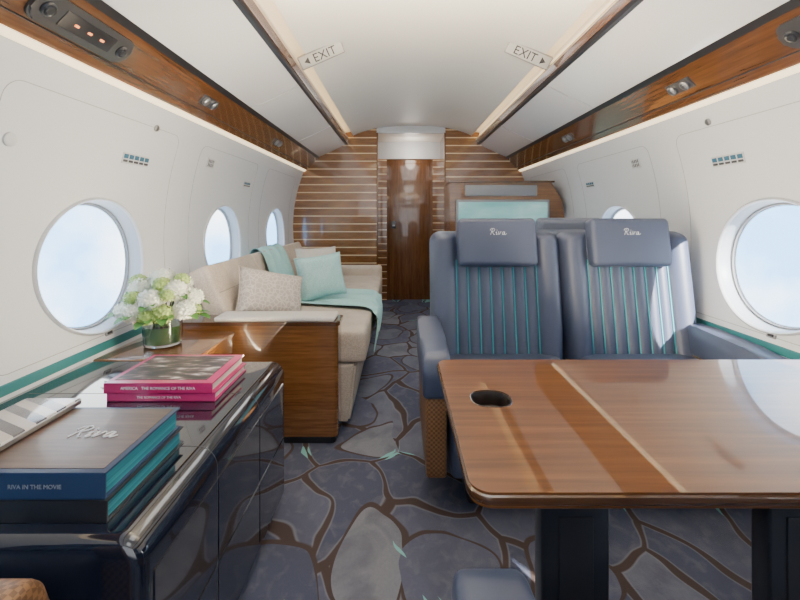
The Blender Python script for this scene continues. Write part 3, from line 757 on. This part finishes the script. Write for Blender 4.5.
heads = [(0, 0, .255, .046, 0), (-.065, -.03, .225, .042, 0), (.065, -.035, .22, .044, 0), (0, -.08, .19, .044, 0), (-.105, .01, .185, .040, 0), (.105, .01, .185, .040, 0), (.045, .05, .235, .040, 0), (-.05, .05, .235, .038, 0),
         (-.11, -.055, .145, .036, 0), (.11, -.055, .15, .038, 0), (.05, -.095, .145, .036, 1), (-.05, -.10, .15, .038, 0), (-.085, -.015, .25, .030, 1), (.075, -.005, .255, .028, 1), (.025, -.055, .245, .030, 1), (.125, -.02, .14, .030, 1),
         (-.13, -.015, .14, .030, 1), (.06, -.08, .21, .026, 1), (-.06, -.09, .20, .028, 1), (0, -.105, .135, .032, 1)]
for i, (dx, dy, dz, R, kd) in enumerate(heads):
    nm = 'white_flower' if kd == 0 else 'green_flower'
    lab = 'round white blossom in the glass vase' if kd == 0 else 'small lime green blossom tucked among the white ones in the vase'
    t = thing(nm, lab, 'flower', (VX+dx, VY+dy, VZ+dz-.005), 0, 'white blossoms in the vase' if kd == 0 else 'lime green blossoms in the vase')
    bm = bloom_mesh(R, 90 if kd == 0 else 50); obj('bloom', bm, M['petal'] if kd == 0 else M['petal2'], t, world=False, smooth=0)
    bm = B(); a = math.atan2(dy, dx) if (dx or dy) else 0
    foot = (-.030*math.cos(a+2), -.030*math.sin(a+2), .022); mid = (dx*.35, dy*.35, .11)
    L_ = [Vector(p)-Vector((dx, dy, dz)) for p in (foot, mid, (dx*.8, dy*.8, dz-.02), (dx, dy, dz))]
    tube(bm, cr(L_, 4), .0028, 6); obj('stem', bm, M['stem'], t, world=False)
    if i in (1, 2, 3, 4, 5, 8, 9, 10, 11, 15, 16, 19):
        bm = B(); leafbm(bm, (dx*.1, dy*.1, -.015), (math.cos(a), math.sin(a), .15), .06, .020)
        leafbm(bm, (dx*.1, dy*.1, -.010), (math.cos(a+.7), math.sin(a+.7), .35), .055, .018); obj('leaf', bm, M['leaf'], t, world=False, smooth=60)
# ------------------------------------------------------------------ lights and world
w = bpy.data.worlds.new('sky'); bpy.context.scene.world = w; w.use_nodes = True; nt = w.node_tree
bg = nt.nodes['Background']; tc = nt.nodes.new('ShaderNodeTexCoord'); n_ = nt.nodes.new('ShaderNodeTexNoise'); n_.inputs['Scale'].default_value = 3.2; n_.inputs['Detail'].default_value = 6
r = nt.nodes.new('ShaderNodeValToRGB'); e = r.color_ramp.elements
e[0].position = .42; e[0].color = (.24, .55, .96, 1); e[1].position = .60; e[1].color = (.95, .98, 1, 1)
nt.links.new(tc.outputs['Generated'], n_.inputs['Vector']); nt.links.new(n_.outputs[0], r.inputs[0]); nt.links.new(r.outputs[0], bg.inputs[0])
bg.inputs[1].default_value = 6.5
def lamp(kind, name, loc, energy, col=(1, 1, 1), size=.5, sy=None, rot=(0, 0, 0)):
    d = bpy.data.lights.new(name, kind); d.energy = energy; d.color = col
    if kind == 'AREA':
        d.size = size
        if sy: d.shape = 'RECTANGLE'; d.size_y = sy
    elif kind == 'SUN': d.angle = math.radians(.7)
    else: d.shadow_soft_size = size
    o = bpy.data.objects.new(name, d); C.objects.link(o); o.location = loc; o.rotation_euler = rot; return o
sun = lamp('SUN', 'sun', (4, 0, 4), 46, (1, .96, .9)); sun.rotation_euler = Vector((-.62, 1, -.56)).to_track_quat('-Z', 'Y').to_euler()
for y in (-.6, .9, 2.4, 3.8): lamp('AREA', 'ceiling_fill', (XC, y, 1.90), 5, (1, .99, .97), .5, .9)  # added area fills under the ceiling to even out the light
for s in (-1, 1):
    l = lamp('AREA', 'cove_lamp', (XC+s*.660, 1.5, 1.808), 72, (1, .82, .56), .025, 5.9)
    l.rotation_euler = Vector((-s*.7, 0, .7)).to_track_quat('-Z', 'Y').to_euler()
lamp('POINT', 'passage_fill', (XC, 4.85, 1.7), 3, (1, .9, .78), .08)  # added point fill to brighten the passage, no fixture modelled
lamp('AREA', 'aft_fill', (0.1, -1.35, 1.0), 20, (.97, .98, 1), 2.2, 1.5, (math.radians(96), 0, 0))  # added soft fill from behind the camera, lifts bins and walls
cam = bpy.data.cameras.new('camera'); co = bpy.data.objects.new('camera', cam); C.objects.link(co)
co.location = (0, 0, 1.0); co.rotation_euler = (math.radians(90), 0, 0); cam.lens = F/800*36; cam.sensor_width = 36
cam.shift_y = -85/800; cam.clip_start = .02
bpy.context.scene.camera = co
